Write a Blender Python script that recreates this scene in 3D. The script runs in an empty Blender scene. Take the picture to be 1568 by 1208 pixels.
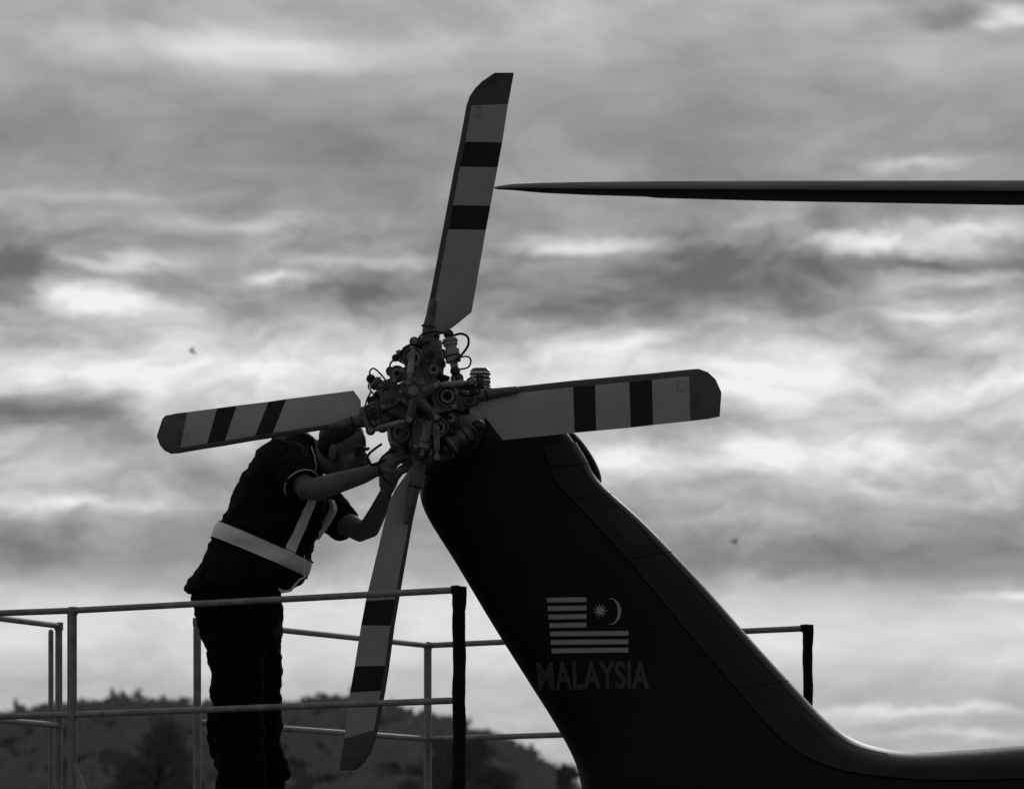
import bpy, bmesh, math, random
import numpy as np
from mathutils import Vector, noise, Matrix
from mathutils.bvhtree import BVHTree
random.seed(7); np.random.seed(7)
S=bpy.context.scene
S.view_settings.view_transform='Standard'
try: S.view_settings.look='None'
except Exception: pass
S.view_settings.exposure=0
D=24.0; CZ=1.8
# survey scale: 400 units per metre on the rotor plane (y=0), y = depth in metres
def W(px,py,d=0.0):
    s=(D+d)/D
    return Vector(((px-784)/400*s, d, CZ+(1460-py)/400*s))
def X(px,d): return (px-784)/400*(D+d)/D

# ---------------- materials
def mat(name,col,rough=0.6,spec=0.5,metal=0.0,var=0.25,scale=8.0,bump=0.0,coat=0.0,bscale=None,streak=None):
    m=bpy.data.materials.new(name); m.use_nodes=True
    n=m.node_tree.nodes; l=m.node_tree.links; b=n['Principled BSDF']
    tc=n.new('ShaderNodeTexCoord'); no=n.new('ShaderNodeTexNoise'); no.inputs['Scale'].default_value=scale
    no.inputs['Detail'].default_value=4; no.inputs['Roughness'].default_value=0.65
    src=tc.outputs['Object']
    if streak:
        mp=n.new('ShaderNodeMapping'); mp.inputs['Scale'].default_value=streak; l.new(src,mp.inputs[0]); src=mp.outputs[0]
    l.new(src,no.inputs['Vector'])
    r=n.new('ShaderNodeValToRGB'); r.color_ramp.elements[0].position=0.3; r.color_ramp.elements[1].position=0.7
    a=col*(1-var); c=col*(1+var)
    r.color_ramp.elements[0].color=(a,a,a,1); r.color_ramp.elements[1].color=(c,c,c,1)
    l.new(no.outputs['Fac'],r.inputs[0]); l.new(r.outputs[0],b.inputs['Base Color'])
    b.inputs['Roughness'].default_value=rough; b.inputs['Specular IOR Level'].default_value=spec
    b.inputs['Metallic'].default_value=metal; b.inputs['Coat Weight'].default_value=coat; b.inputs['Coat Roughness'].default_value=0.15
    if bump>0:
        n2=n.new('ShaderNodeTexNoise'); n2.inputs['Scale'].default_value=bscale or scale*3; n2.inputs['Detail'].default_value=3
        l.new(tc.outputs['Object'],n2.inputs['Vector'])
        bp=n.new('ShaderNodeBump'); bp.inputs['Strength'].default_value=bump; bp.inputs['Distance'].default_value=0.02
        l.new(n2.outputs['Fac'],bp.inputs['Height']); l.new(bp.outputs[0],b.inputs['Normal'])
    return m
def foliage(name,col,scale,haze_glow=0.0,v=.35):
    m=bpy.data.materials.new(name); m.use_nodes=True; n=m.node_tree.nodes; l=m.node_tree.links
    tc=n.new('ShaderNodeTexCoord'); no=n.new('ShaderNodeTexNoise'); no.inputs['Scale'].default_value=scale; no.inputs['Detail'].default_value=3
    l.new(tc.outputs['Object'],no.inputs['Vector']); r=n.new('ShaderNodeValToRGB')
    r.color_ramp.elements[0].position=.3; r.color_ramp.elements[1].position=.7
    r.color_ramp.elements[0].color=(col*(1-v),)*3+(1,); r.color_ramp.elements[1].color=(col*(1+v),)*3+(1,)
    l.new(no.outputs['Fac'],r.inputs[0]); b=n['Principled BSDF']; l.new(r.outputs[0],b.inputs['Base Color']); b.inputs['Roughness'].default_value=.9; b.inputs['Specular IOR Level'].default_value=.1
    t=n.new('ShaderNodeBsdfTranslucent'); l.new(r.outputs[0],t.inputs[0]); mx=n.new('ShaderNodeMixShader'); mx.inputs[0].default_value=.35
    l.new(b.outputs[0],mx.inputs[1]); l.new(t.outputs[0],mx.inputs[2]); l.new(mx.outputs[0],n['Material Output'].inputs[0])
    if haze_glow: # leaves emit a faint glow, near trees too, standing in for hazy air
        b.inputs['Emission Color'].default_value=(1,1,1,1); b.inputs['Emission Strength'].default_value=haze_glow
    return m
M_navy=mat('navy_paint',0.007,0.45,0.2,bump=0.15,bscale=6,var=0.4,scale=3)
M_cover=mat('navy_cover',0.013,0.42,0.3,bump=0.08,bscale=9,var=0.35,scale=6)
M_seam=mat('seam',0.002,0.8,0.1)
M_panel=mat('faded_panel',0.028,0.5,0.3,var=0.3,scale=12)
M_blade=mat('blade_grey',0.46,0.6,0.3,var=0.10,scale=5)
M_band=mat('blade_band',0.022,0.6,0.3,var=0.2)
M_tip=mat('blade_tip',0.12,0.6,0.3,var=0.25,scale=14)
M_le=mat('blade_erosion_strip',0.10,0.5,0.4,var=0.25,scale=10)
M_metD=mat('hub_dark_metal',0.025,0.5,0.5,var=0.5,scale=22,bump=0.2)
M_metM=mat('hub_mid_metal',0.11,0.42,0.5,var=0.6,scale=18,bump=0.2)
M_metL=mat('hub_light_metal',0.30,0.4,0.5,var=0.4,scale=18)
M_rub=mat('rubber',0.012,0.7,0.3)
M_white=mat('flag_white',0.45,0.6,0.2,var=0.12,scale=20)
M_letter=mat('letter_paint',0.08,0.6,0.2,var=0.25,scale=20)
M_cloth=mat('dark_cloth',0.012,0.95,0.1,var=0.4,scale=15,bump=0.4,bscale=60)
M_trou=mat('trouser_cloth',0.006,0.95,0.08,var=0.4,scale=15,bump=0.4,bscale=60)
M_skin=mat('skin',0.16,0.55,0.4,var=0.15,scale=20)
M_hair=mat('hair',0.008,0.5,0.4,var=0.4,scale=90,bump=0.6,bscale=200)
M_refl=mat('reflective_tape',0.88,0.4,0.5,var=0.08,scale=30)
M_rail=mat('rail_paint',0.28,0.55,0.4,var=0.35,scale=14)
M_pad=mat('rail_padding',0.008,0.8,0.2,var=0.3,bump=0.4,bscale=30)
M_deck=mat('deck_metal',0.12,0.6,0.4,var=0.3)
M_eye=mat('eye',0.02,0.2,0.6)
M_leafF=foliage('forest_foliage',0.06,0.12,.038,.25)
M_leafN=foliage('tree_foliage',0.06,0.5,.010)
M_bark=mat('bark',0.04,0.9,0.1)
M_hill=mat('hill_ground',0.08,0.95,0.05,var=0.3,scale=0.02)
M_asph=mat('asphalt',0.05,0.9,0.2,var=0.25,scale=0.6,bump=0.3,bscale=20)
M_bird=mat('feathers',0.03,0.8,0.2)
M_glass=mat('beacon_glass',0.3,0.15,0.6,var=0.3,scale=30); M_glass.node_tree.nodes['Principled BSDF'].inputs['Transmission Weight'].default_value=0.85

# ---------------- mesh builder
class MB:
    def __init__(s): s.v=[]; s.f=[]; s.m=[]
    def loft(s,rings,mat=0,cap=True,closed=True,matf=None):
        b=len(s.v); n=len(rings[0])
        for r in rings: s.v.extend([Vector(p) for p in r])
        for i in range(len(rings)-1):
            for j in range(n if closed else n-1):
                k=(j+1)%n
                s.f.append((b+i*n+j,b+i*n+k,b+(i+1)*n+k,b+(i+1)*n+j))
                s.m.append(matf(i,j) if matf else mat)
        if cap and closed:
            s.f.append(tuple(b+j for j in range(n))[::-1]); s.m.append(matf(0,0) if matf else mat)
            e=b+(len(rings)-1)*n
            s.f.append(tuple(e+j for j in range(n))); s.m.append(matf(len(rings)-2,0) if matf else mat)
    def tube(s,pts,rad,mat=0,seg=10,round_=False,ell=None):
        pts=[Vector(p) for p in pts]
        if not hasattr(rad,'__len__'): rad=[rad]*len(pts)
        rad=list(rad)
        if round_:
            d0=(pts[0]-pts[1]).normalized(); d1=(pts[-1]-pts[-2]).normalized()
            r0,r1=rad[0],rad[-1]
            pre=[(pts[0]+d0*r0*a,r0*b) for a,b in ((.95,.3),(.8,.6),(.45,.89))]
            post=[(pts[-1]+d1*r1*a,r1*b) for a,b in ((.45,.89),(.8,.6),(.95,.3))]
            pts=[p for p,_ in pre]+pts+[p for p,_ in post]; rad=[r for _,r in pre]+rad+[r for _,r in post]
        t=(pts[1]-pts[0]).normalized()
        up=Vector((0,1,0)) if abs(t.y)<0.9 else Vector((0,0,1))
        n=(up-t*up.dot(t)).normalized(); rings=[]
        for i,p in enumerate(pts):
            if i==0: tt=(pts[1]-pts[0])
            elif i==len(pts)-1: tt=pts[-1]-pts[-2]
            else: tt=(pts[i+1]-pts[i]).normalized()+(pts[i]-pts[i-1]).normalized()
            tt=tt.normalized(); n=(n-tt*n.dot(tt)).normalized(); bb=tt.cross(n)
            e=ell or 1.0
            rings.append([p+(n*math.cos(a)*e+bb*math.sin(a))*rad[i] for a in [2*math.pi*k/seg for k in range(seg)]])
        s.loft(rings,mat)
    def cyl(s,a,b,r,mat=0,seg=20,r2=None):
        a=Vector(a);b=Vector(b); s.tube([a,b],[r,r if r2 is None else r2],mat,seg)
    def bolt(s,p,ax,r,h,mat=0):
        p=Vector(p);ax=Vector(ax).normalized(); s.tube([p,p+ax*h*.4],[r*1.5,r*1.5],mat,14); s.tube([p,p+ax*h],[r,r*.95],mat,6)
    def ellip(s,c,ax,rad,mat=0,seg=20,rg=12):
        c=Vector(c); rings=[]
        for i in range(1,rg):
            th=math.pi*i/rg
            rings.append([c+ax[2]*rad[2]*math.cos(th)+ax[0]*rad[0]*math.sin(th)*math.cos(2*math.pi*k/seg)+ax[1]*rad[1]*math.sin(th)*math.sin(2*math.pi*k/seg) for k in range(seg)])
        s.loft(rings,mat)
    def torus(s,c,ax,R,r,mat=0,seg=24,sg=8):
        c=Vector(c);ax=Vector(ax).normalized(); u=ax.orthogonal().normalized(); w=ax.cross(u); b=len(s.v)
        for i in range(seg):
            a=2*math.pi*i/seg; d=u*math.cos(a)+w*math.sin(a)
            for j in range(sg):
                q=2*math.pi*j/sg; s.v.append(c+d*(R+r*math.cos(q))+ax*r*math.sin(q))
        for i in range(seg):
            for j in range(sg):
                i2=(i+1)%seg;j2=(j+1)%sg
                s.f.append((b+i*sg+j,b+i2*sg+j,b+i2*sg+j2,b+i*sg+j2)); s.m.append(mat)
    def prism(s,pts,d,mat=0):
        d=Vector(d); s.loft([[Vector(p) for p in pts],[Vector(p)+d for p in pts]],mat)
    def mesh(s,name):
        me=bpy.data.meshes.new(name); me.from_pydata([tuple(p) for p in s.v],[],s.f)
        me.polygons.foreach_set('material_index',s.m); me.update()
        bm=bmesh.new(); bm.from_mesh(me); bmesh.ops.recalc_face_normals(bm,faces=bm.faces); bm.to_mesh(me); bm.free()
        return me
    def obj(s,name,mats,parent=None,smooth=True,ang=35,bevel=0):
        me=s.mesh(name)
        for m in mats: me.materials.append(m)
        if smooth:
            me.polygons.foreach_set('use_smooth',[True]*len(me.polygons)); me.set_sharp_from_angle(angle=math.radians(ang))
        o=bpy.data.objects.new(name,me); S.collection.objects.link(o)
        if parent: o.parent=parent
        if bevel:
            bv=o.modifiers.new('b','BEVEL'); bv.width=bevel; bv.segments=2; bv.limit_method='ANGLE'
        return o
def empty(name,loc=(0,0,0)):
    e=bpy.data.objects.new(name,None); S.collection.objects.link(e); e.empty_display_size=.3
    return e
def catmull(P,n):
    out=[]; P=[np.array(p,float) for p in P]
    for i in range(len(P)-1):
        p0=P[max(i-1,0)];p1=P[i];p2=P[i+1];p3=P[min(i+2,len(P)-1)]
        for k in range(n):
            t=k/n; out.append(.5*((2*p1)+(-p0+p2)*t+(2*p0-5*p1+4*p2-p3)*t*t+(-p0+3*p1-3*p2+p3)*t**3))
    out.append(P[-1]); return out

# ================= HELICOPTER
heli=empty('helicopter')
FD=0.45
st=[(700,652,838,650,.06),(668,690,866,660,.12),(645,735,893,700,.14),(650,782,915,738,.15),(700,865,985,803,.155),(755,957,1068,890,.16),
    (806,1038,1140,972,.17),(850,1108,1205,1043,.19),(880,1165,1262,1102,.22),(893,1215,1315,1137,.25),(912,1280,1390,1152,.28),
    (980,1345,1480,1149,.30),(1120,1385,1568,1142,.32),(1320,1400,1720,1130,.34),(1700,1415,2000,1105,.37),(2300,1440,2450,1070,.42),(2700,1480,2750,1030,.5),
    (3000,1640,3020,930,.75),(3250,1760,3270,840,1.0),(3900,1800,3900,800,1.05),(4500,1780,4500,900,1.0),(4900,1740,4850,1150,.8),(5200,1650,5180,1450,.4)]
cs=catmull(st,6)
NR=48
def finring(c,off=0.0,rng=None):
    T=W(c[0],c[1],FD);L=W(c[2],c[3],FD); ctr=(T+L)/2; u=(L-T)/2; ul=u.normalized(); out=[]
    ths=rng if rng is not None else [2*math.pi*k/NR for k in range(NR)]
    e=.8
    for th in ths:
        cu=math.cos(th); sv=math.sin(th)
        cu2=math.copysign(abs(cu)**e,cu); sv2=math.copysign(abs(sv)**e,sv)
        nrm=(ul*cu+Vector((0,1,0))*sv)
        out.append(ctr+u*cu2+Vector((0,c[4]*sv2,0))+nrm*off)
    return out
mb=MB(); mb.loft([finring(c) for c in cs])
fin=mb.obj('tail_boom_and_fin',[M_navy],heli)
finbvh=BVHTree.FromPolygons([tuple(v) for v in mb.v],mb.f)
rng=[math.radians(a) for a in np.linspace(-62,62,30)]
mb=MB(); rr=[]
for c in cs[9:13*6]:
    o=finring(c,.008,rng); b=finring(c,-.004,[rng[0],rng[-1]]); rr.append([b[0]]+o+[b[1]])
mb.loft(rr,0,cap=False,closed=False,matf=lambda i,j:1 if (i in (13,14,15,16) and 3<j<12) else 0); mb.obj('drive_shaft_cover',[M_cover,M_panel],heli)
def onfin(px,py,off=.004):
    p=W(px,py,FD-.15); h=finbvh.ray_cast(Vector((p.x,-3,p.z)),Vector((0,1,0)))
    if h[0] is None: return Vector((p.x,FD-.1,p.z))
    n=h[1]; n=n if n.y<0 else -n
    return h[0]+n*off
mb=MB()
for ci in (14,20,27,42):
    pts=finring(cs[ci],.0082,[math.radians(a) for a in np.linspace(-62,60,20)])
    mb.tube(pts,.0014,0,6)
mb.tube([finring(c,.0082,[math.radians(-28)])[0] for c in cs[14:60]],.0012,0,6)
for pl in ([(700,740),(760,850),(800,940),(850,1040),(905,1150)],[(668,745),(690,770),(735,800)],[(690,730),(720,760),(770,800)]):
    P=catmull(pl,8); mb.tube([onfin(p[0],p[1],.0) for p in P],.0012,0,6)
mb.obj('panel_seams',[M_seam],heli)
mb=MB()
for ci in range(16,70):
    c=cs[ci]; q=finring(c,.0,[math.radians(-70)])[0]; mb.ellip(q,(Vector((1,0,0)),Vector((0,1,0)),Vector((0,0,1))),(.003,.003,.003),0,8,5)
mb.obj('rivets',[M_cover],heli)
mb=MB()
P=catmull([(866,660),(884,678),(900,700),(911,722),(914,738),(908,748)],5)
mb.tube([W(p[0],p[1],FD+.1) for p in P],[.008,.012,.016,.018,.018,.018,.018,.018,.018,.018,.018,.018,.018,.018,.018,.018,.018,.018,.018,.018,.018,.016,.014,.012,.01,.006][:len(P)],0,12,ell=3)
mb.obj('fin_tip_fairing',[M_rub],heli)

# flag decal
mb=MB()
def patch(poly4,mat=0,nx=10,ny=2,off=.004):
    a,b,c,d=[np.array(p,float) for p in poly4]; rr=[]
    for j in range(ny+1):
        t=j/ny; l=a+(d-a)*t; r=b+(c-b)*t
        rr.append([onfin(*(l+(r-l)*i/nx),off) for i in range(nx+1)])
    mb.loft(rr,mat,cap=False,closed=False)
def lx(y): return 837+(y-915)*.10
for k in range(7):
    y0=915+k*12.9; y1=y0+7.2; xr=898 if k<4 else 962
    patch([(lx(y0),y0),(xr,y0-0.5),(xr,y1-.5),(lx(y1),y1)],0,10,1)
# eleven pointed star and crescent
SX,SY=919,935
pts=[]
for k in range(22):
    r=11.5 if k%2==0 else 5; a=2*math.pi*k/22; pts.append(onfin(SX+r*math.cos(a),SY+r*math.sin(a),.004))
c0=onfin(SX,SY,.004); b=len(mb.v); mb.v.append(c0); mb.v.extend(pts)
for k in range(22): mb.f.append((b,b+1+k,b+1+(k+1)%22)); mb.m.append(0)
rr=[[],[]]
for k in range(25):
    a=math.radians(-112+224*k/24); w=max(0,math.cos(a*90/112))*5.0
    x,y=935+16*math.cos(a),936+20*math.sin(a); rr[0].append(onfin(x,y)); rr[1].append(onfin(x-w*math.cos(a)-.2,y-w*math.sin(a)*.6))
mb.loft(rr,0,cap=False,closed=False)
mb.obj('flag_marking',[M_white],heli,smooth=False)
# lettering
cu=bpy.data.curves.new('txt','FONT'); cu.body='MALAYSIA'; cu.offset=.03; cu.space_character=1.06
to=bpy.data.objects.new('txt',cu); S.collection.objects.link(to); bpy.context.view_layer.update()
dg=bpy.context.evaluated_depsgraph_get(); tm=bpy.data.meshes.new_from_object(to.evaluated_get(dg)); bpy.data.objects.remove(to)
bm=bmesh.new(); bm.from_mesh(tm); bmesh.ops.triangulate(bm,faces=bm.faces)
for _ in range(3):
    es=[e for e in bm.edges if e.calc_length()>.12]
    if es: bmesh.ops.subdivide_edges(bm,edges=es,cuts=1)
    bmesh.ops.triangulate(bm,faces=bm.faces)
xs=[v.co.x for v in bm.verts]; ys=[v.co.y for v in bm.verts]; x0,x1,y0,y1=min(xs),max(xs),min(ys),max(ys)
for v in bm.verts:
    t=(v.co.x-x0)/(x1-x0); q=(v.co.y-y0)/(y1-y0)
    v.co=onfin(822+t*172+(1-q)*4*(1-t),1056-q*44,.004)
bm.to_mesh(tm); bm.free(); tm.name='lettering'; tm.materials.clear(); tm.materials.append(M_letter)
for p in tm.polygons: p.material_index=0
lo=bpy.data.objects.new('lettering',tm); S.collection.objects.link(lo); lo.parent=heli

# tail rotor blades ------------------------------------------------
def blade(name,stn,mats_seg,dl,dt,up=1):
    rings=[]
    for (ax,ay,bx,by,th) in stn:
        A=W(ax,ay,0);B=W(bx,by,0); A.y=dl; B.y=dt
        ch=(B-A); n=Vector((0,1,0)); r=[]
        xsn=[0,.02,.06,.13,.25,.4,.6,.8,1.0]
        f=lambda x:(2.97*math.sqrt(x)-1.26*x-3.5*x*x+2.84*x**3-1.0*x**4)*.5
        for x in xsn: r.append(A+ch*x-n*th*f(x))
        for x in xsn[1:-1][::-1]: r.append(A+ch*x+n*th*f(x)*.9)
        rings.append(r)
    def mf(i,j):
        k=mats_seg[min(i,len(mats_seg)-1)]
        if (j<=2 or j>=13) and k!=2: return 3
        return k
    mb=MB(); mb.loft(rings,matf=mf); return mb.obj(name,[M_blade,M_band,M_tip,M_le],heli,ang=50)
seg=[0,0,0,1,0,1,0,2,2,2,2]
blade('tail_rotor_blade_a',[(646,515,672,512,.03),(655,468,694,499,.03),(659,452,722,476,.024),(678,352,744,350,.022),(685,315,751,313,.022),(696,256,762,254,.021),(704,218,769,216,.02),(714,163,778,157,.018),(719,148,781,142,.016),(727,136,783,130,.014),(738,125,785,120,.012),(757,112,787,109,.006)],seg,.0,.05)
blade('tail_rotor_blade_b',[(722,603,724,626,.03),(745,598,744,640,.03),(785,592,770,674,.024),(877,582,880,663,.022),(911,579,913,660,.022),(963,574,966,655,.021),(998,571,1000,651,.02),(1055,565,1057,645,.018),(1070,564,1074,643,.016),(1084,569,1083,642,.014),(1096,580,1093,640,.012),(1105,600,1102,638,.006)],seg,.02,-.01)
blade('tail_rotor_blade_c',[(554,643,552,612,.03),(528,650,541,597,.03),(510,656,525,599,.024),(415,671,438,610,.022),(388,675,411,614,.022),(342,683,362,620,.021),(315,687,332,624,.02),(275,694,286,630,.018),(262,695,269,632,.016),(252,690,260,634,.014),(245,682,253,635,.012),(240,668,248,640,.006)],seg,.0,.03)
blade('tail_rotor_blade_d',[(650,712,632,712,.03),(640,760,606,748,.03),(632,795,596,768,.024),(611,916,560,920,.022),(604,957,553,957,.022),(596,1018,543,1020,.021),(590,1056,536,1060,.02),(579,1115,527,1130,.018),(573,1138,525,1145,.016),(566,1154,523,1158,.014),(558,1166,521,1168,.012),(545,1178,520,1179,.006)],seg,.05,.0)
mb=MB()
for P,r in (([(654,530),(656,500),(664,462)],[.026,.022,.014]),([(712,612),(745,604),(790,597)],[.028,.022,.014]),([(568,640),(540,648),(508,654)],[.03,.024,.014]),([(646,700),(636,745),(624,798)],[.026,.022,.014])):
    mb.tube([W(a,b,-.004) for a,b in P],r,0,14,round_=True)
    mid=P[1]; mb.torus(W(*mid,-.004),(W(*P[2],0)-W(*P[0],0)),r[1]+.002,.004,1)
mb.obj('blade_cuffs',[M_metM,M_metD],heli)
mb=MB()
def outline(pts,d):
    q=[W(a,b,d) for a,b in pts]; q.append(q[0]); mb.tube(q,.0008,0,5)
outline([(726,165),(737,164),(735,178),(724,179)],.003)
outline([(1037,585),(1051,584),(1051,598),(1037,599)],-.008)
outline([(275,664),(288,662),(286,674),(273,676)],-.004)
mb.obj('blade_inspection_marks',[M_band],heli)

# hub ----------------------------------------------------------------
mb=MB(); Y=Vector((0,-1,0)); I3=(Vector((1,0,0)),Vector((0,1,0)),Vector((0,0,1)))
C=(645,615)
mb.tube([W(670,655,.5),W(668,652,.30),W(660,645,.2),W(650,630,.12)],[.2,.18,.15,.12],0,28)     # gearbox
for k in range(12):
    a=2*math.pi*k/12; mb.bolt(W(668,652,.29)+Vector((math.cos(a)*.155,0,math.sin(a)*.155)),Y,.009,.02,1)
mb.tube([W(648,618,.2),W(645,615,-.06)],[.06,.055],0,20)
order=[(728,612),(662,522),(556,634),(642,706)]
def star(d,th,mat,k=1.0,w0=14,w1=17,wv=24):
    pts=[]
    for i,(rx,ry) in enumerate(order):
        vx,vy=rx-C[0],ry-C[1]; L=math.hypot(vx,vy); vx/=L;vy/=L; L*=.82*k
        nx,ny=-vy,vx
        for s,e in ((1,.55),(1,1),(-1,1),(-1,.55)):
            wd=w1 if e==1 else w0
            pts.append((C[0]+vx*L*e+nx*wd*s,C[1]+vy*L*e+ny*wd*s))
        nxr=order[(i+1)%4]; ax=(vx+(nxr[0]-C[0])/100)*wv; ay=(vy+(nxr[1]-C[1])/100)*wv
        pts.append((C[0]+ax,C[1]+ay))
    cx,cy=C; pts.sort(key=lambda p:math.atan2(p[1]-cy,p[0]-cx))
    mb.prism([W(a,b,d) for a,b in pts],Y*th,mat)
star(.06,.04,0,1.08,26,22,38); star(-.035,.022,1,.95)
for ri,(rx,ry) in enumerate(order):
    vx,vy=rx-C[0],ry-C[1]; L=math.hypot(vx,vy); ux,uy=vx/L,vy/L; nx,ny=-uy,ux
    p=lambda s,t,d:W(C[0]+ux*s+nx*t,C[1]+uy*s+ny*t,d)
    mb.tube([p(36,0,.0),p(52,0,.0),p(60,0,0),p(L-12,0,.0),p(L+4,0,0)],[.035,.048,.05,.034,.026],1,18)
    for q_ in (44,50,56): mb.torus(p(q_,0,0),(W(rx,ry)-W(*C)),.05,.005,3)
    for t in (-14,14):
        q=[p(30,t-4,-.05),p(30,t+4,-.05),p(L-8,t*.6+3.5,-.045),p(L-8,t*.6-3.5,-.045)]
        mb.prism(q,Vector((0,.05,0)),1)
    mb.cyl(p(74,0,.07),p(74,0,-.062),.019,2,20); mb.bolt(p(74,0,-.062),Y,.011,.02,0); mb.torus(p(74,0,-.055),Y,.021,.005,1)
    h1=p(L-6,-27,-.06); h2=p(24,-24,-.15)
    mb.tube([p(L-2,0,0),p(L-3,-14,-.03),h1],[.020,.017,.013],1,10,round_=True)
    mb.tube([h1,h1.lerp(h2,.2),h1.lerp(h2,.22),h1.lerp(h2,.78),h1.lerp(h2,.8),h2],[.008,.008,.012,.012,.008,.008],2,12)
    for h in (h1,h2): mb.ellip(h,I3,(.019,.015,.019),0,14,9); mb.bolt(h-Vector((0,.012,0)),Y,.008,.016,2)
    cc_=W(C[0]-8,C[1]-6,-.15)
    mb.tube([cc_,h2.lerp(cc_,.4),h2],[.026,.018,.014],1,12)
for (a,b,r,d) in ((633,548,.042,-.07),(685,607,.044,-.08),(594,598,.040,-.07),(612,662,.040,-.075),(672,655,.038,-.07),(664,566,.028,-.06),(608,572,.030,-.05),(700,580,.022,-.03),(585,650,.026,-.04),(690,640,.024,-.05)):
    q=W(a,b,d); mb.cyl(q+Vector((0,.07,0)),q,r,1,28); mb.torus(q,Y,r*.86,.006,1,28); mb.torus(q-Vector((0,.003,0)),Y,r*.5,.006,2,24); mb.cyl(q,q-Vector((0,.006,0)),r*.42,3,20)
cc=W(C[0]-11,C[1]-10,0)
def yc(y): return Vector((cc.x,y,cc.z))
mb.tube([yc(-.03),yc(-.10),yc(-.101),yc(-.14),yc(-.141),yc(-.17)],[.05,.045,.058,.058,.036,.03],1,28)
mb.tube([yc(-.17),yc(-.195)],[.022,.02],2,6)
for k in range(8):
    a=2*math.pi*k/8; mb.bolt(yc(-.14)+Vector((math.cos(a)*.047,0,math.sin(a)*.047)),Y,.005,.01,2)
def damper(a,b,da,db,r,m=1):
    A=W(*a,da);B=W(*b,db); q=lambda t:A.lerp(B,t)
    mb.tube([q(0),q(.12),q(.13),q(.3),q(.31),q(.42),q(.43),q(.75),q(.76),q(1)],[r*.5,r*.5,r,r,r*.8,r*.8,r*1.05,r*1.05,r*.55,r*.5],m,18)
    mb.torus(q(.2),B-A,r,r*.14,2); mb.torus(q(.6),B-A,r*1.05,r*.12,0)
    for e in (q(0),q(1)): mb.ellip(e,I3,(r*.7,)*3,0,12,8)
damper((687,512),(697,568),-.05,-.07,.028,2)
damper((668,516),(672,572),.02,-.03,.02)
damper((568,580),(604,612),-.04,-.06,.026)
damper((566,655),(600,640),-.05,-.06,.022)
damper((682,688),(732,652),-.05,-.04,.034)
damper((650,694),(690,700),-.05,-.02,.02)
damper((655,640),(645,700),-.09,-.07,.018,2)
damper((606,548),(640,530),-.02,-.04,.022)
damper((600,690),(630,640),-.06,-.08,.018)
for q in ([(610,566),(640,552),(652,585),(622,594)],[(660,590),(704,598),(700,626),(664,634)],[(630,640),(664,640),(656,690),(634,690)],[(578,586),(606,576),(616,616),(584,630)]):
    mb.prism([W(a,b,-.08) for a,b in q],Vector((0,.018,0)),1)
    for a,b in q: mb.bolt(W((a*3+sum(t[0] for t in q)/4)/4,(b*3+sum(t[1] for t in q)/4)/4,-.08),Y,.006,.014,2)
for k in range(34):
    a=random.uniform(0,2*math.pi); r=random.uniform(25,72)
    q=W(C[0]+r*math.cos(a),C[1]+r*math.sin(a),random.uniform(-.07,-.03)); ax=Vector((random.uniform(-.5,.5),-1,random.uniform(-.5,.5)))
    mb.cyl(q+Vector((0,.06,0)),q,random.uniform(.010,.018),0,12); mb.bolt(q,ax,random.uniform(.005,.008),random.uniform(.012,.022),random.choice([0,1]))
mb.obj('tail_rotor_hub',[M_metD,M_metM,M_metL,M_rub],heli)
mb=MB()
cab=[[(694,514),(706,511),(716,516),(717,528),(708,542),(698,552)],[(700,548),(716,546),(721,553),(716,563),(700,566)],[(604,585),(597,560),(606,551),(620,556),(632,545),(640,530)],
 [(584,680),(566,694),(563,704),(572,712),(590,704)],[(570,582),(566,570),(572,564),(582,572),(592,585),(596,600)],[(640,530),(644,514),(664,508),(686,512)],[(568,600),(560,620),(566,645),(580,660)],
 [(700,600),(716,606),(735,600),(722,590),(705,594)],[(600,690),(585,700),(580,716),(590,735),(600,742)],[(722,655),(732,672),(724,688),(706,692),(690,684)],
 [(610,545),(618,535),(630,528),(646,530)],[(570,582),(564,592),(574,606)]]
for c in cab:
    P=catmull(c,6); d0=random.uniform(-.09,-.05); mb.tube([W(p[0],p[1],d0+.02*math.sin(i*.4)) for i,p in enumerate(P)],random.uniform(.003,.005),0,7)
mb.obj('hub_cables',[M_rub],heli)
mb=MB()
bc=lambda y:W(735,y,.45)
mb.tube([bc(600),bc(594)],[.05,.045],0,20)
mb.tube([bc(594),bc(588),bc(587),bc(578),bc(577),bc(568),bc(564)],[.036,.038,.041,.041,.039,.039,.03],1,24)
for y in (591,585,579,573): mb.torus(bc(y),(0,0,1),.040,.0025,0)
mb.tube([bc(592),bc(574)],[.012,.010],2,10); mb.tube([bc(660),bc(600)],[.06,.045],0,16)
mb.obj('anti_collision_light',[M_rub,M_glass,M_metL],heli)

# main rotor blade
mb=MB(); rings=[]
zt=lambda py,d:W(0,py,d).z
for (px,pt,h,ch,dn) in ((757,286.5,.006,.02,.42),(764,284.5,.012,.05,.415),(785,281.5,.018,.10,.40),(830,279.5,.026,.18,.37),(900,278,.032,.24,.34),(990,277,.036,.29,.32),(1010,276.6,.038,.33,.31),(1200,276,.042,.42,.28),(1568,275,.05,.52,.25),(2400,272,.055,.55,.25),(3500,262,.06,.55,.25),(3720,250,.06,.3,.3)):
    z=zt(pt,dn); x=X(px,dn); R=h/2
    r=[]
    for a in np.linspace(100,270,9): r.append(Vector((x,dn+R+R*math.cos(math.radians(a)),z-R+R*math.sin(math.radians(a)))))
    r+= [Vector((x,dn+ch*.45,z-h*1.05)),Vector((x,dn+ch,z-h*.75)),Vector((x,dn+ch,z-h*.7)),Vector((x,dn+ch*.5,z-h*.05)),Vector((x,dn+ch*.2,z+h*.04))]
    rings.append(r)
mb.loft(rings,matf=lambda i,j:0 if j<6 else 1)
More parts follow.
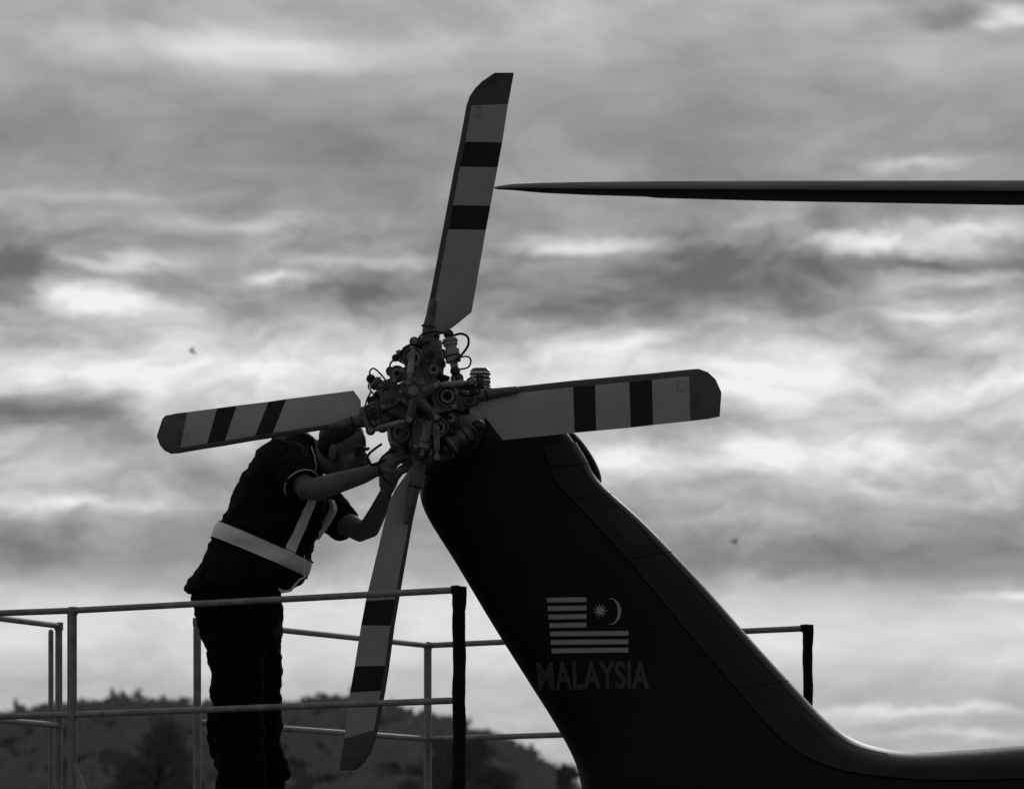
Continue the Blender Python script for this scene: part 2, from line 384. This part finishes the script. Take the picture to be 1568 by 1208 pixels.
mb.obj('main_rotor_blade',[mat('main_blade_edge',.32,.5,.4,var=.25,scale=6,streak=(.3,6,6)),mat('main_blade_skin',.012,.6,.3)],heli)
mb=MB()
mb.tube([Vector((7.7,.45,3.0)),Vector((7.7,.45,4.9)),Vector((7.7,.45,5.0))],[.25,.12,.2],0,20)
for a in (72,144,216,288):
    r=math.radians(180+a); dv=Vector((math.cos(r),math.sin(r),0)); n=Vector((-dv.y,dv.x,0)); c=Vector((7.7,.45,4.86))
    mb.loft([[c+dv*s+n*w+Vector((0,0,z)) for w,z in ((-.26,0),(-.2,.03),(.26,.0),(-.2,-.02))] for s in (.4,6.9)],0)
mb.tube([W(3600,262,.4),Vector((7.7,.45,4.9))],[.07,.09],0,12)
mb.obj('main_rotor_head',[M_rub],heli)

# ================= PLATFORM
plat=empty('maintenance_platform')
ZR=3.152; ZM=2.742; ZD=2.25
mb=MB()
def R(p0,p1,r,z=ZR,m=0): mb.tube([Vector((X(p0[0],p0[1]),p0[1],z)),Vector((X(p1[0],p1[1]),p1[1],z))],r,m,12,round_=True)
def post(px,d,r,zt=ZR,m=0,zb=ZD):
    x=X(px,d); mb.tube([Vector((x,d,zb)),Vector((x,d,zt))],r,m,12,round_=True)
A=(112,.70);B=(703,-.70);Lc=(302,1.5);Rr=(655,3.5);Cr=(1237,2.05);E=(90,1.85);F=(-50,.98)
for z,r in ((ZR,.0125),(ZM,.0125)):
    R(A,B,r,z);R(A,F,r,z);R(E,F,r,z);R(Lc,Rr,r,z);R(Rr,Cr,r,z)
post(*A,.015);post(106,.72,.008);post(*Lc,.016);post(*Rr,.017);post(*E,.015);post(*F,.015);post(*Cr,.015);post(*B,.016)
post(78,1.95,.011,ZR-.02)
mb.tube([Vector((X(112,.7),.7,2.55)),Vector((X(150,.6),.6,2.3))],.012,0,8)
for p in (A,Lc,Rr,E):
    for z in (ZR,ZM): mb.tube([Vector((X(*p),p[1],z-.018)),Vector((X(*p),p[1],z+.014))],.0185,0,12)
poly=[(X(*F),F[1]-.1),(X(112,.7),.62),(X(703,-.7)+.03,-.75),(-.06,1.05),(1.25,1.3),(X(*Cr)+.03,2.1),(X(*Rr),3.58),(X(*Lc)-.05,1.6),(X(*E)-.05,1.95)]
mb.prism([Vector((x,y,ZD-.08)) for x,y in poly],(0,0,.08),2)
for x,y in poly: mb.tube([Vector((x*.97,y,0.1)),Vector((x*.97,y,ZD-.04))],.03,0,10); mb.torus(Vector((x*.97,y,.08)),(1,0,0),.05,.03,1)
for i in range(len(poly)):
    a=poly[i];b=poly[(i+1)%len(poly)]
    mb.tube([Vector((a[0]*.97,a[1],.3)),Vector((b[0]*.97,b[1],ZD-.1))],.015,0,8)
mb.obj('frame_and_deck',[M_rail,M_rub,M_deck],plat)
mb=MB()
for (px,d,zb,zt_,r) in ((B[0],B[1],ZD+.05,ZR+.012,.025),(Cr[0],Cr[1],ZD+.05,ZR+.015,.021)):
    pts=[];rad=[]
    for i in range(60):
        z=zb+(zt_-zb)*i/59; pts.append(Vector((X(px,d)+.0015*math.sin(i*.35),d,z))); rad.append(r*(1+.03*math.sin(i*.8)+.025*random.uniform(-1,1))*(1.08 if i>53 else 1))
    mb.tube(pts,rad,0,14)
    mb.tube([Vector((X(px,d)-.03,d,ZR)),Vector((X(px,d),d,ZR+.002))],.016,0,12)
mb.obj('foam_padding',[M_pad],plat)

# ================= WORKER
wk=empty('maintenance_worker')
WD=.40
mb=MB() # 0 shirt 1 trouser 2 skin 3 hair
def sec(bx,by,fx,fy,hw,d=WD,e=.85,n=28):
    a=W(bx,by,d);b=W(fx,fy,d);c=(a+b)/2;u=(b-a)/2;out=[]
    for k in range(n):
        t=2*math.pi*k/n; cu,sv=math.cos(t),math.sin(t)
        out.append(c+u*math.copysign(abs(cu)**e,cu)+Vector((0,hw,0))*math.copysign(abs(sv)**e,sv))
    return out
tor=[(452,664,482,676,.06),(430,665,488,702,.13),(410,676,493,730,.195),(386,710,497,766,.205),(362,748,492,800,.19),(347,784,482,838,.175),(332,814,470,876,.172),(312,854,454,896,.175),(294,893,434,906,.178)]
torS=catmull(tor,5)
mb.loft([sec(*t) for t in torS],0)
pel=[(300,880,435,885,.165),(296,915,430,912,.172),(304,945,430,945,.172),(310,975,428,975,.165),(320,1000,420,1000,.15)]
mb.loft([sec(*t) for t in pel],1)
mb.tube([W(360,960,WD-.09),W(362,1010,WD-.095),W(364,1060,WD-.1),W(366,1110,WD-.1),W(368,1170,WD-.1),W(374,1262,WD-.1)],[.115,.108,.100,.092,.096,.088],1,20)
mb.tube([W(386,960,WD+.09),W(388,1010,WD+.1),W(390,1060,WD+.1),W(394,1110,WD+.1),W(397,1170,WD+.11),W(400,1262,WD+.12)],[.115,.108,.100,.094,.098,.088],1,20)
mb.tube([W(424,1150,WD),W(431,1182,WD)],[.02,.032],1,10,round_=True)
mb.tube([W(330,1090,WD-.08),W(335,1150,WD-.08)],[.030,.034],1,10,round_=True)
mb.tube([W(440,706,WD-.14),W(450,722,WD-.21),W(462,742,WD-.27)],[.085,.078,.068],0,18,round_=False)
mb.tube([W(452,716,WD-.2),W(468,748,WD-.29),W(484,749,WD-.295),W(520,738,WD-.3),W(555,728,WD-.31),W(582,716,WD-.33)],[.05,.044,.045,.041,.033,.026],2,16,round_=True)
mb.tube([W(478,752,WD+.17),W(505,785,WD+.17),W(530,806,WD+.12)],[.085,.075,.066],0,18)
mb.tube([W(510,790,WD+.14),W(552,813,WD+.06),W(566,808,WD+.0),W(578,785,WD-.08),W(590,757,WD-.18)],[.048,.043,.041,.035,.026],2,16,round_=True)
mb.loft([sec(318,845,345,850,.10),sec(303,872,335,880,.12),sec(285,899,330,907,.13),sec(284,904,325,911,.12)],0)
hc=W(529,691,WD-.05)
yaw=math.radians(-32); pit=math.radians(9)
fw=Vector((math.cos(yaw)*math.cos(pit),math.sin(yaw)*math.cos(pit),-math.sin(pit))).normalized()
sd=Vector((0,0,1)).cross(fw).normalized(); upv=fw.cross(sd).normalized()
def H(f,s,u): return hc+fw*f+sd*s+upv*u
AX=(fw,sd,upv)
mb.tube([W(462,684,WD),H(-.045,0,-.06),H(-.02,0,-.02)],[.062,.056,.05],2,16,round_=True)
mb.ellip(H(-.012,0,.03),AX,(.093,.073,.085),2,24,16)
mb.ellip(H(.028,0,-.035),AX,(.06,.056,.075),2,24,16)
mb.ellip(H(.045,0,-.085),AX,(.036,.034,.026),2)
mb.ellip(H(.074,0,.020),AX,(.018,.045,.010),2)
for s in (-1,1):
    mb.ellip(H(.058,s*.034,-.03),AX,(.026,.022,.024),2)
    mb.ellip(H(-.008,s*.075,-.012),AX,(.02,.009,.034),2,14,10)
mb.tube([H(.084,0,.008),H(.098,0,-.012),H(.110,0,-.03)],[.007,.010,.014],2,10,round_=True)
mb.ellip(H(.100,0,-.035),AX,(.013,.017,.009),2,12,8)
mb.ellip(H(.083,0,-.060),AX,(.014,.023,.006),2,12,8); mb.ellip(H(.080,0,-.071),AX,(.013,.02,.006),2,12,8)
mb.ellip(H(-.026,0,.050),AX,(.094,.081,.082),3,24,16)
mb.ellip(H(-.055,0,.005),AX,(.06,.072,.06),3,24,16)
src=mb.mesh('worker_src'); srcf=list(mb.m); bv=BVHTree.FromPolygons([tuple(v) for v in mb.v],mb.f)
def remesh(me,vox,name,sm=3):
    o=bpy.data.objects.new(name,me); S.collection.objects.link(o)
    r=o.modifiers.new('r','REMESH'); r.mode='VOXEL'; r.voxel_size=vox
    s=o.modifiers.new('s','SMOOTH'); s.factor=.5; s.iterations=sm
    bpy.context.view_layer.update(); dg=bpy.context.evaluated_depsgraph_get()
    nm=bpy.data.meshes.new_from_object(o.evaluated_get(dg)); bpy.data.objects.remove(o); nm.name=name
    return nm
bme=remesh(src,.004,'body',2)
bme.materials.clear()
for m in (M_cloth,M_trou,M_skin,M_hair): bme.materials.append(m)
mi=[]
for p in bme.polygons:
    h=bv.find_nearest(p.center); mi.append(srcf[h[2]] if h[2] is not None else 0)
bme.polygons.foreach_set('material_index',mi); bme.polygons.foreach_set('use_smooth',[True]*len(mi))
clothv=np.zeros(len(bme.vertices))
for p,k in zip(bme.polygons,mi):
    if k<2:
        for v in p.vertices: clothv[v]=1
nr=[v.normal.copy() for v in bme.vertices]
for v in bme.vertices:
    if clothv[v.index]:
        q=v.co; w=noise.noise(Vector((q.x*7,q.y*7,q.z*13)))*.012+noise.noise(Vector((q.x*22,q.y*22,q.z*34)))*.006
        fold=abs(noise.noise(Vector((q.x*9+3,q.y*5,q.z*18+q.x*10))))
        v.co=q+nr[v.index]*(w+.007-fold*.016)
bo=bpy.data.objects.new('body',bme); S.collection.objects.link(bo); bo.parent=wk
bodybvh=BVHTree.FromPolygons([tuple(v.co) for v in bme.vertices],[tuple(p.vertices) for p in bme.polygons])
mb=MB()
for s in (-1,1):
    mb.ellip(H(.0765,s*.031,-.002),AX,(.010,.013,.006),0,12,8)
    mb.tube([H(.087,s*.012,.022),H(.088,s*.03,.027),H(.076,s*.048,.020)],.0025,0,6)
mb.obj('eyes_and_brows',[M_eye],wk)
def hand(w,a,n,sgn,curl,name):
    mb=MB(); w=Vector(w); a=Vector(a).normalized(); n=Vector(n); n=(n-a*n.dot(a)).normalized(); b=a.cross(n)*sgn
    rings=[]
    for s,ru,rv in ((-.03,.024,.022),(0,.027,.019),(.02,.034,.017),(.05,.041,.015),(.08,.041,.013),(.09,.036,.010)):
        rings.append([w+a*s+b*ru*math.cos(t)+n*rv*math.sin(t) for t in [2*math.pi*k/16 for k in range(16)]])
    mb.loft(rings,0)
    for i,L in enumerate((.072,.080,.075,.058)):
        p=w+a*.08+b*(.031-.0207*i); pts=[p]; ang=0
        for fr,cr in ((.45,.6),(.3,1.0),(.25,.8)):
            ang+=curl*cr*(1+.12*i); dr=a*math.cos(ang)-n*math.sin(ang)+b*(.10-.07*i); p=p+dr.normalized()*L*fr*1.05; pts.append(p)
        mb.tube(pts,[.0092,.0086,.0078,.0064],0,10,round_=True)
    p=w+a*.02+b*.028; p1=p+(a*.6+b*.7-n*.2).normalized()*.042; p2=p1+(a*.85+b*.2-n*.5).normalized()*.034; p3=p2+(a*.8-b*.1-n*.6).normalized()*.024
    mb.tube([p,p1,p2,p3],[.014,.0115,.010,.0075],0,10,round_=True)
    nm=remesh(mb.mesh(name+'_s'),.0028,name,2); nm.materials.clear(); nm.materials.append(M_skin)
    nm.polygons.foreach_set('material_index',[0]*len(nm.polygons)); nm.polygons.foreach_set('use_smooth',[True]*len(nm.polygons))
    o=bpy.data.objects.new(name,nm); S.collection.objects.link(o); o.parent=wk
hand(W(582,716,WD-.33),(.8,-.45,.65),(-.2,-.75,.55),1,.55,'right_hand')
hand(W(590,755,WD-.18),(.35,-.35,.9),(-.6,-.7,.1),-1,.5,'left_hand')
mb=MB()
def torpt(t,th,off):
    i=min(int(t),len(torS)-2); f=t-i; c=torS[i]*(1-f)+torS[i+1]*f
    a=W(c[0],c[1],WD);b=W(c[2],c[3],WD);cc_=(a+b)/2;u=(b-a)/2; e=.85; cu,sv=math.cos(th),math.sin(th)
    p=cc_+u*math.copysign(abs(cu)**e,cu)+Vector((0,c[4],0))*math.copysign(abs(sv)**e,sv)
    n=(p-cc_).normalized()
    h=bodybvh.ray_cast(p+n*.06,-n)
    if h[0] is not None and (h[0]-p).length<.05: p=h[0]
    return p+n*off
rr=[]
for j in range(6):
    t=27.9+j*.68; rr.append([torpt(t,2*math.pi*k/72,.006) for k in range(73)])
mb.loft(rr,0,cap=False,closed=False)
for th0,th1,t0,t1 in ((-.95,-.70,15,28.5),(.62,.95,15,28.5)):
    rr=[[torpt(t,th0+(th1-th0)*j/5-.25*(t-t0)/(t1-t0)*(1 if th0<0 else -1),.007) for j in range(6)] for t in np.linspace(t0,t1,30)]
    mb.loft(rr,0,cap=False,closed=False)
P=catmull([(507,764),(510,780),(498,802),(482,824)],6)
mb.loft([[W(p[0]-6,p[1]-1,WD-.03),W(p[0],p[1],WD-.05),W(p[0]+6,p[1]+3,WD-.02)] for p in P],0,cap=False,closed=False)
mb.obj('reflective_tape',[M_refl],wk)
mb=MB()
for j,t in enumerate((27.7,31.5)): mb.tube([torpt(t,2*math.pi*k/72,.006) for k in range(73)],.0022,0,6)
mb.torus(W(462,742,WD-.27),W(462,742,WD-.27)-W(450,722,WD-.21),.070,.0022,1,36,6)
mb.tube([torpt(t,-1.0+.03*t,.005) for t in np.linspace(3,10,16)],.0022,1,6)
mb.tube([W(424,898,WD-.1),W(432,906,WD-.12),W(445,904,WD-.13),W(458,888,WD-.13),W(466,884,WD-.12),W(466,850,WD-.12)],[.005,.006,.005,.004,.004,.003],1,8)
mb.obj('vest_trim',[M_cloth,M_refl],wk)
mb=MB()
for (px,dd) in ((376,WD-.1),(402,WD+.12)):
    c=W(px,1262,dd); c.z=ZD
    mb.loft([[c+Vector((x+ox,y*w,z)) for x,y in ((-.10,-.045),(.10,-.05),(.2,-.035),(.2,.035),(.10,.05),(-.10,.045))] for z,w,ox in ((.003,1,0),(.03,1,0),(.06,.95,-.01))],0)
    mb.tube([c+Vector((-.02,0,.05)),c+Vector((-.03,0,.14)),c+Vector((-.03,0,.2))],[.065,.055,.055],0,16)
mb.obj('boots',[M_rub],wk,bevel=.01)

# ================= GROUND, HILL, TREES
mb=MB(); g=9000
rr=[[Vector((x,y,0)) for x in np.linspace(-g,g,21)] for y in np.linspace(-3000,12000,21)]
mb.loft(rr,0,cap=False,closed=False); mb.obj('ground',[M_asph],smooth=False)
HD=1500.0
rp=np.array([(-4000,1200),(-1500,1140),(-600,1125),(0,1114),(50,1106),(80,1098),(150,1090),(250,1090),(310,1098),(440,1095),(520,1085),(640,1106),(700,1124),(760,1144),(820,1176),(870,1216),(930,1255),(1100,1320),(1500,1370),(3000,1400),(5000,1430)],float)
def ridge_z(x): 
    px=784+x/(HD+D)*D*400
    return CZ+(1460-np.interp(px,rp[:,0],rp[:,1]))/400*(HD+D)/D
def hill_z(x,y):
    r=ridge_z(x*(HD+D)/(y+D)) ; t=(y-1150)/(HD-1150)
    if t<0: return 0
    if t<1: s=t*t*(3-2*t); return r*s
    t2=min((y-HD)/500,1); return r*(1-t2*t2*(3-2*t2))
mb=MB(); ys=list(np.linspace(1150,1500,14))+list(np.linspace(1560,2000,8)); xs=np.linspace(-700,600,90)
mb.loft([[Vector((x,y,hill_z(x,y)+noise.noise(Vector((x*.02,y*.02,0)))*1.5-.3)) for x in xs] for y in ys],0,cap=False,closed=False)
mb.obj('hill',[M_hill])
def leaves(centres,sizes):
    n=len(centres); a=np.random.normal(size=(n,3)); a/=np.linalg.norm(a,axis=1)[:,None]; b=np.random.normal(size=(n,3)); b-=a*(a*b).sum(1)[:,None]; b/=np.linalg.norm(b,axis=1)[:,None]
    s=np.asarray(sizes)[:,None]; c=np.asarray(centres)
    v=np.stack([c-a*s,c-b*s*.6,c+a*s,c+b*s*.6],1).reshape(-1,3); return v
def leafmesh(name,V,matl,parent=None):
    n=len(V)//4; me=bpy.data.meshes.new(name); me.vertices.add(len(V)); me.vertices.foreach_set('co',V.astype(np.float32).ravel())
    me.loops.add(len(V)); me.loops.foreach_set('vertex_index',np.arange(len(V),dtype=np.int32)); me.polygons.add(n)
    me.polygons.foreach_set('loop_start',np.arange(0,len(V),4,dtype=np.int32)); me.polygons.foreach_set('loop_total',np.full(n,4,dtype=np.int32))
    me.materials.append(matl); me.update(calc_edges=True); me.validate()
    o=bpy.data.objects.new(name,me); S.collection.objects.link(o)
    if parent: o.parent=parent
    return o
C_=[];Sz=[]
def crown(cx,cy,z,rx,rz,nclump,nl,ls):
    for _ in range(nclump):
        d=np.random.normal(size=3); d/=np.linalg.norm(d); d[2]=abs(d[2])*1.1-.2
        q=np.array([cx,cy,z])+d*np.array([rx,rx,rz])*random.uniform(.5,1.0); cr=rx*random.uniform(.2,.42)
        p=q+np.random.normal(size=(nl,3))*cr*.5
        C_.append(p); Sz.append(np.random.uniform(.5,1.2,nl)*ls)
for i in range(330):
    x=random.uniform(-190,60); y=HD+random.uniform(-25,10); z=hill_z(x,y); r=random.uniform(1.4,3.2)
    crown(x,y,z+r*.2,r,r*random.uniform(.7,1.2),12,26,.5)
for i in range(700):
    y=random.uniform(1230,1480); x=random.uniform(-170,50); z=hill_z(x,y); r=random.uniform(2.2,4.2)
    crown(x,y,z+r*.3,r,r*.9,8,12,1.0)
for i in range(300):
    y=random.uniform(1250,1500); x=random.choice([random.uniform(-500,-170),random.uniform(50,300)]); z=hill_z(x,y); r=random.uniform(3,5)
    crown(x,y,z+r*.3,r,r*.9,8,10,1.3)
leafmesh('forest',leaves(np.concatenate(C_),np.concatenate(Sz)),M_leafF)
def tree(px,pytop,wpx,d,seed,dens=1.0):
    random.seed(seed); np.random.seed(seed)
    e=empty('tree'); s=(D+d)/D/400
    x=(px-784)*s; h=CZ+(1460-pytop)*s; r=wpx/2*s
    mb=MB(); mb.tube([Vector((x,d,-.1)),Vector((x+.3,d,h*.3)),Vector((x-.2,d,h*.6)),Vector((x,d,h*.92))],[.4,.3,.2,.05],0,10)
    cl=[]
    for i in range(16):
        z0=h*random.uniform(.35,.8); a=random.uniform(0,6.28); L=r*random.uniform(.5,1.0)*(1.2-z0/h*.5)
        p=Vector((x+math.cos(a)*L,d+math.sin(a)*L,z0+random.uniform(.1,.2)*h)); m=Vector((x,d,z0)).lerp(p,.5)+Vector((0,0,.3))
        mb.tube([Vector((x,d,z0)),m,p],[.13,.09,.03],0,6); cl.append((p,r*random.uniform(.22,.4)))
    for i in range(26):
        a=random.uniform(0,6.28); q=random.uniform(0,1)**.5; z0=random.uniform(.42,1.0)
        rr_=r*math.sqrt(max(0.05,1-((z0-.65)/.36)**2)); cl.append((Vector((x+math.cos(a)*rr_*q,d+math.sin(a)*rr_*q,h*z0-.4)),r*random.uniform(.16,.34)))
    mb.obj('trunk',[M_bark],e)
    cs_=[];ss=[]
    for p,cr in cl:
        n=int(260*dens); v=np.random.normal(size=(n,3))*cr*.55*np.array([1,1,.7]); cs_.append(np.array(p)+v); ss.append(np.random.uniform(.08,.22,n))
    leafmesh('crown',leaves(np.concatenate(cs_),np.concatenate(ss)),M_leafN,e)
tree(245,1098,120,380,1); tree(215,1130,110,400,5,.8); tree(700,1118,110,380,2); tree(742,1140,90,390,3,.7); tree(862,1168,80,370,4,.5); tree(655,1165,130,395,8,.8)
def bird(px,py,d,flip):
    s=(D+d)/D/400; c=W(px,py,d); mb=MB()
    mb.tube([c+Vector((-7*s,0,3*s)),c+Vector((0,0,0)),c+Vector((6*s,0,-4*s))],[.6*s,1.6*s,.5*s],0,8,round_=True)
    for sg in (-1,1):
        k=c+Vector((-3*s*flip,-4*s*sg,5*s)); t=c+Vector((2*s*flip,-9*s*sg,7*s if sg>0 else 2*s))
        mb.loft([[c+Vector((-2*s,0,.8*s)),c+Vector((2*s,0,.8*s)),c+Vector((2*s,0,.2*s))],[k,k+Vector((3*s,0,0)),k+Vector((3*s,0,-.4*s))],[t,t+Vector((.5*s,0,0)),t+Vector((.5*s,0,-.2*s))]],0)
    mb.obj('bird',[M_bird])
bird(295,539,90,1); bird(1124,830,95,-1)

# ================= WORLD
wd=bpy.data.worlds.new('World'); S.world=wd; wd.use_nodes=True
try: wd.cycles.sampling_method='NONE'
except Exception: pass
nt=wd.node_tree; N=nt.nodes; L=nt.links; N.clear()
def lk(a,b):
    if isinstance(a,(int,float)): b.default_value=a
    else: L.new(a,b)
def mth(op,a,b=None,c=None,clamp=False):
    n=N.new('ShaderNodeMath'); n.operation=op; n.use_clamp=clamp; lk(a,n.inputs[0])
    if b is not None: lk(b,n.inputs[1])
    if c is not None: lk(c,n.inputs[2])
    return n.outputs[0]
def vm(op,a,b=None,c=None):
    n=N.new('ShaderNodeVectorMath'); n.operation=op
    for i,q in enumerate((a,b,c)):
        if q is None: continue
        if isinstance(q,tuple): n.inputs[i].default_value=q
        else: L.new(q,n.inputs[i])
    return n
tc=N.new('ShaderNodeTexCoord'); sp=N.new('ShaderNodeSeparateXYZ'); L.new(tc.outputs['Generated'],sp.inputs[0])
dx,dy,dz=sp.outputs
az=mth('MULTIPLY',mth('ARCTAN2',dx,dy),9.6); el=mth('MULTIPLY',mth('ARCTANGENT',mth('DIVIDE',dz,mth('MAXIMUM',mth('SQRT',mth('ADD',mth('MULTIPLY',dx,dx),mth('MULTIPLY',dy,dy))),.001))),9.6)
cmb=N.new('ShaderNodeCombineXYZ'); L.new(az,cmb.inputs[0]); L.new(el,cmb.inputs[1]); P=cmb.outputs[0]
def nz(vec,scale,detail=6,rough=.6,off=(0,0,0),st=(1,1,1)):
    m=vm('MULTIPLY_ADD',vec,st,off); n=N.new('ShaderNodeTexNoise'); n.noise_dimensions='2D'; n.inputs['Scale'].default_value=scale; n.inputs['Detail'].default_value=detail; n.inputs['Roughness'].default_value=rough
    L.new(m.outputs[0],n.inputs['Vector']); return n
def warp(P,scale,amp,off,detail=2):
    n=nz(P,scale,detail,.6,off,(1,2.2,1)); a=vm('SUBTRACT',n.outputs['Color'],(.5,.5,.5)); b=vm('MULTIPLY',a.outputs[0],amp); return vm('ADD',P,b.outputs[0]).outputs[0]
P1=warp(P,2.2,(.16,.04,0),(3,1,0),0); P2=warp(P1,9,(.12,.042,0),(7,4,0),3)
sx=N.new('ShaderNodeSeparateXYZ'); L.new(P2,sx.inputs[0]); 
def ramp_el(prof):
    ramp=N.new('ShaderNodeValToRGB'); ramp.color_ramp.interpolation='B_SPLINE'
    els=ramp.color_ramp.elements
    pp=sorted([((1460-y)/1700,v) for y,v in prof])
    els[0].position=pp[0][0]; els[0].color=(pp[0][1],)*3+(1,); els[1].position=pp[-1][0]; els[1].color=(pp[-1][1],)*3+(1,)
    for x,v in pp[1:-1]:
        e=els.new(x); e.color=(v,v,v,1)
    L.new(mth('DIVIDE',sx.outputs[1],1.7),ramp.inputs[0])
    bw=N.new('ShaderNodeRGBToBW'); L.new(ramp.outputs[0],bw.inputs[0]); return bw.outputs[0]
V=ramp_el([(1460,.62),(1208,.68),(1150,.72),(1090,.69),(1030,.76),(970,.84),(915,.79),(870,.60),(820,.56),(770,.64),(710,.71),(650,.70),(600,.87),(550,.90),(510,.74),(450,.56),(380,.56),(330,.58),(250,.54),(170,.56),(90,.66),(0,.62),(-150,.57)])
pat=[(400,80,210,32,.17),(860,25,120,25,.08),(1540,45,35,16,.30),(1470,35,60,15,-.12),(1400,258,90,8,.16),
(150,305,150,10,.10),(350,345,200,13,.10),(50,420,55,30,-.08),(210,412,75,11,.34),(130,462,45,17,.38),(395,434,50,9,.28),(560,405,120,10,.16),
(600,475,110,35,-.12),(900,465,290,36,-.17),(1150,415,180,28,-.15),(850,372,110,11,.22),(1350,378,110,14,.32),(1510,356,90,12,.32),(1470,430,90,10,.2),(1400,408,60,8,-.12),
(1360,540,55,18,-.22),(1490,552,50,18,-.28),(50,635,130,22,-.30),(115,665,60,22,-.18),(400,720,200,30,-.06),
(1200,695,180,24,.24),(950,690,60,16,.18),(1350,755,60,16,.2),(1050,640,100,14,-.10),(90,772,150,10,.28),(160,835,240,38,-.10),(1250,860,280,30,-.12),
(1530,910,60,7,.2),(1400,1088,130,6,.16),(1480,1125,100,6,.14),(1420,480,70,9,.16),(600,930,300,30,.05)]
for (px,py,sxx,syy,amp) in pat:
    cx,cy=(px-784)/1000,(1460-py)/1000; ix,iy=1000/sxx/1.2,1000/syy/1.2
    a=vm('MULTIPLY_ADD',P2,(ix,iy,0),(-cx*ix,-cy*iy,0)); d=vm('DOT_PRODUCT',a.outputs[0],a.outputs[0])
    V=mth('MULTIPLY_ADD',mth('POWER',math.exp(-1),d.outputs['Value']),amp,V)
n1=nz(P1,2.4,2,.6,(1.3,5,0),(1,3.0,1)).outputs['Fac']; n2=nz(P2,6,4,.58,(9,2,0),(1,2.6,1)).outputs['Fac']
tamp=ramp_el([(1460,.25),(1208,.28),(1060,.28),(990,.16),(880,.2),(780,.45),(520,.6),(360,.55),(310,.22),(150,.14),(0,.25),(-200,.3)])
V=mth('MULTIPLY_ADD',mth('SUBTRACT',n1,.5),.16,V); V=mth('MULTIPLY_ADD',mth('SUBTRACT',n2,.5),tamp,V)
V=mth('MINIMUM',mth('MAXIMUM',V,.38),.93)
rad=mth('POWER',V,2.2)
mr=N.new('ShaderNodeMapRange'); mr.interpolation_type='SMOOTHSTEP'; L.new(dy,mr.inputs[0]); mr.inputs[1].default_value=-.6; mr.inputs[2].default_value=.95; mr.inputs[3].default_value=.44; mr.inputs[4].default_value=1.0
rad=mth('MULTIPLY',rad,mr.outputs[0])
sky=N.new('ShaderNodeTexSky'); sky.sky_type='NISHITA'; sky.sun_disc=False; sky.sun_elevation=math.radians(22); sky.sun_rotation=math.radians(12)
bw2=N.new('ShaderNodeRGBToBW'); L.new(sky.outputs[0],bw2.inputs[0])
tot=mth('MULTIPLY_ADD',mth('MINIMUM',bw2.outputs[0],3.0),.01,rad)
bg=N.new('ShaderNodeBackground'); L.new(tot,bg.inputs[0]); bg.inputs[1].default_value=1
ou=N.new('ShaderNodeOutputWorld'); L.new(bg.outputs[0],ou.inputs[0])
sl=bpy.data.lights.new('sun','SUN'); sl.energy=.5; sl.angle=math.radians(14); so=bpy.data.objects.new('sun',sl); S.collection.objects.link(so)
dirn=Vector((math.sin(math.radians(12))*math.cos(math.radians(22)),math.cos(math.radians(12))*math.cos(math.radians(22)),math.sin(math.radians(22))))
so.rotation_euler=dirn.to_track_quat('Z','Y').to_euler(); so.location=(0,30,20)
cd=bpy.data.cameras.new('camera'); cam=bpy.data.objects.new('camera',cd); S.collection.objects.link(cam); S.camera=cam
cam.location=(0,-D,CZ); cam.rotation_euler=(math.radians(90),0,0)
cd.sensor_width=36; cd.lens=36*D/(1568/400); cd.shift_y=856/1568; cd.clip_end=30000; cd.clip_start=.5
cd.dof.use_dof=True; cd.dof.focus_distance=D; cd.dof.aperture_fstop=9
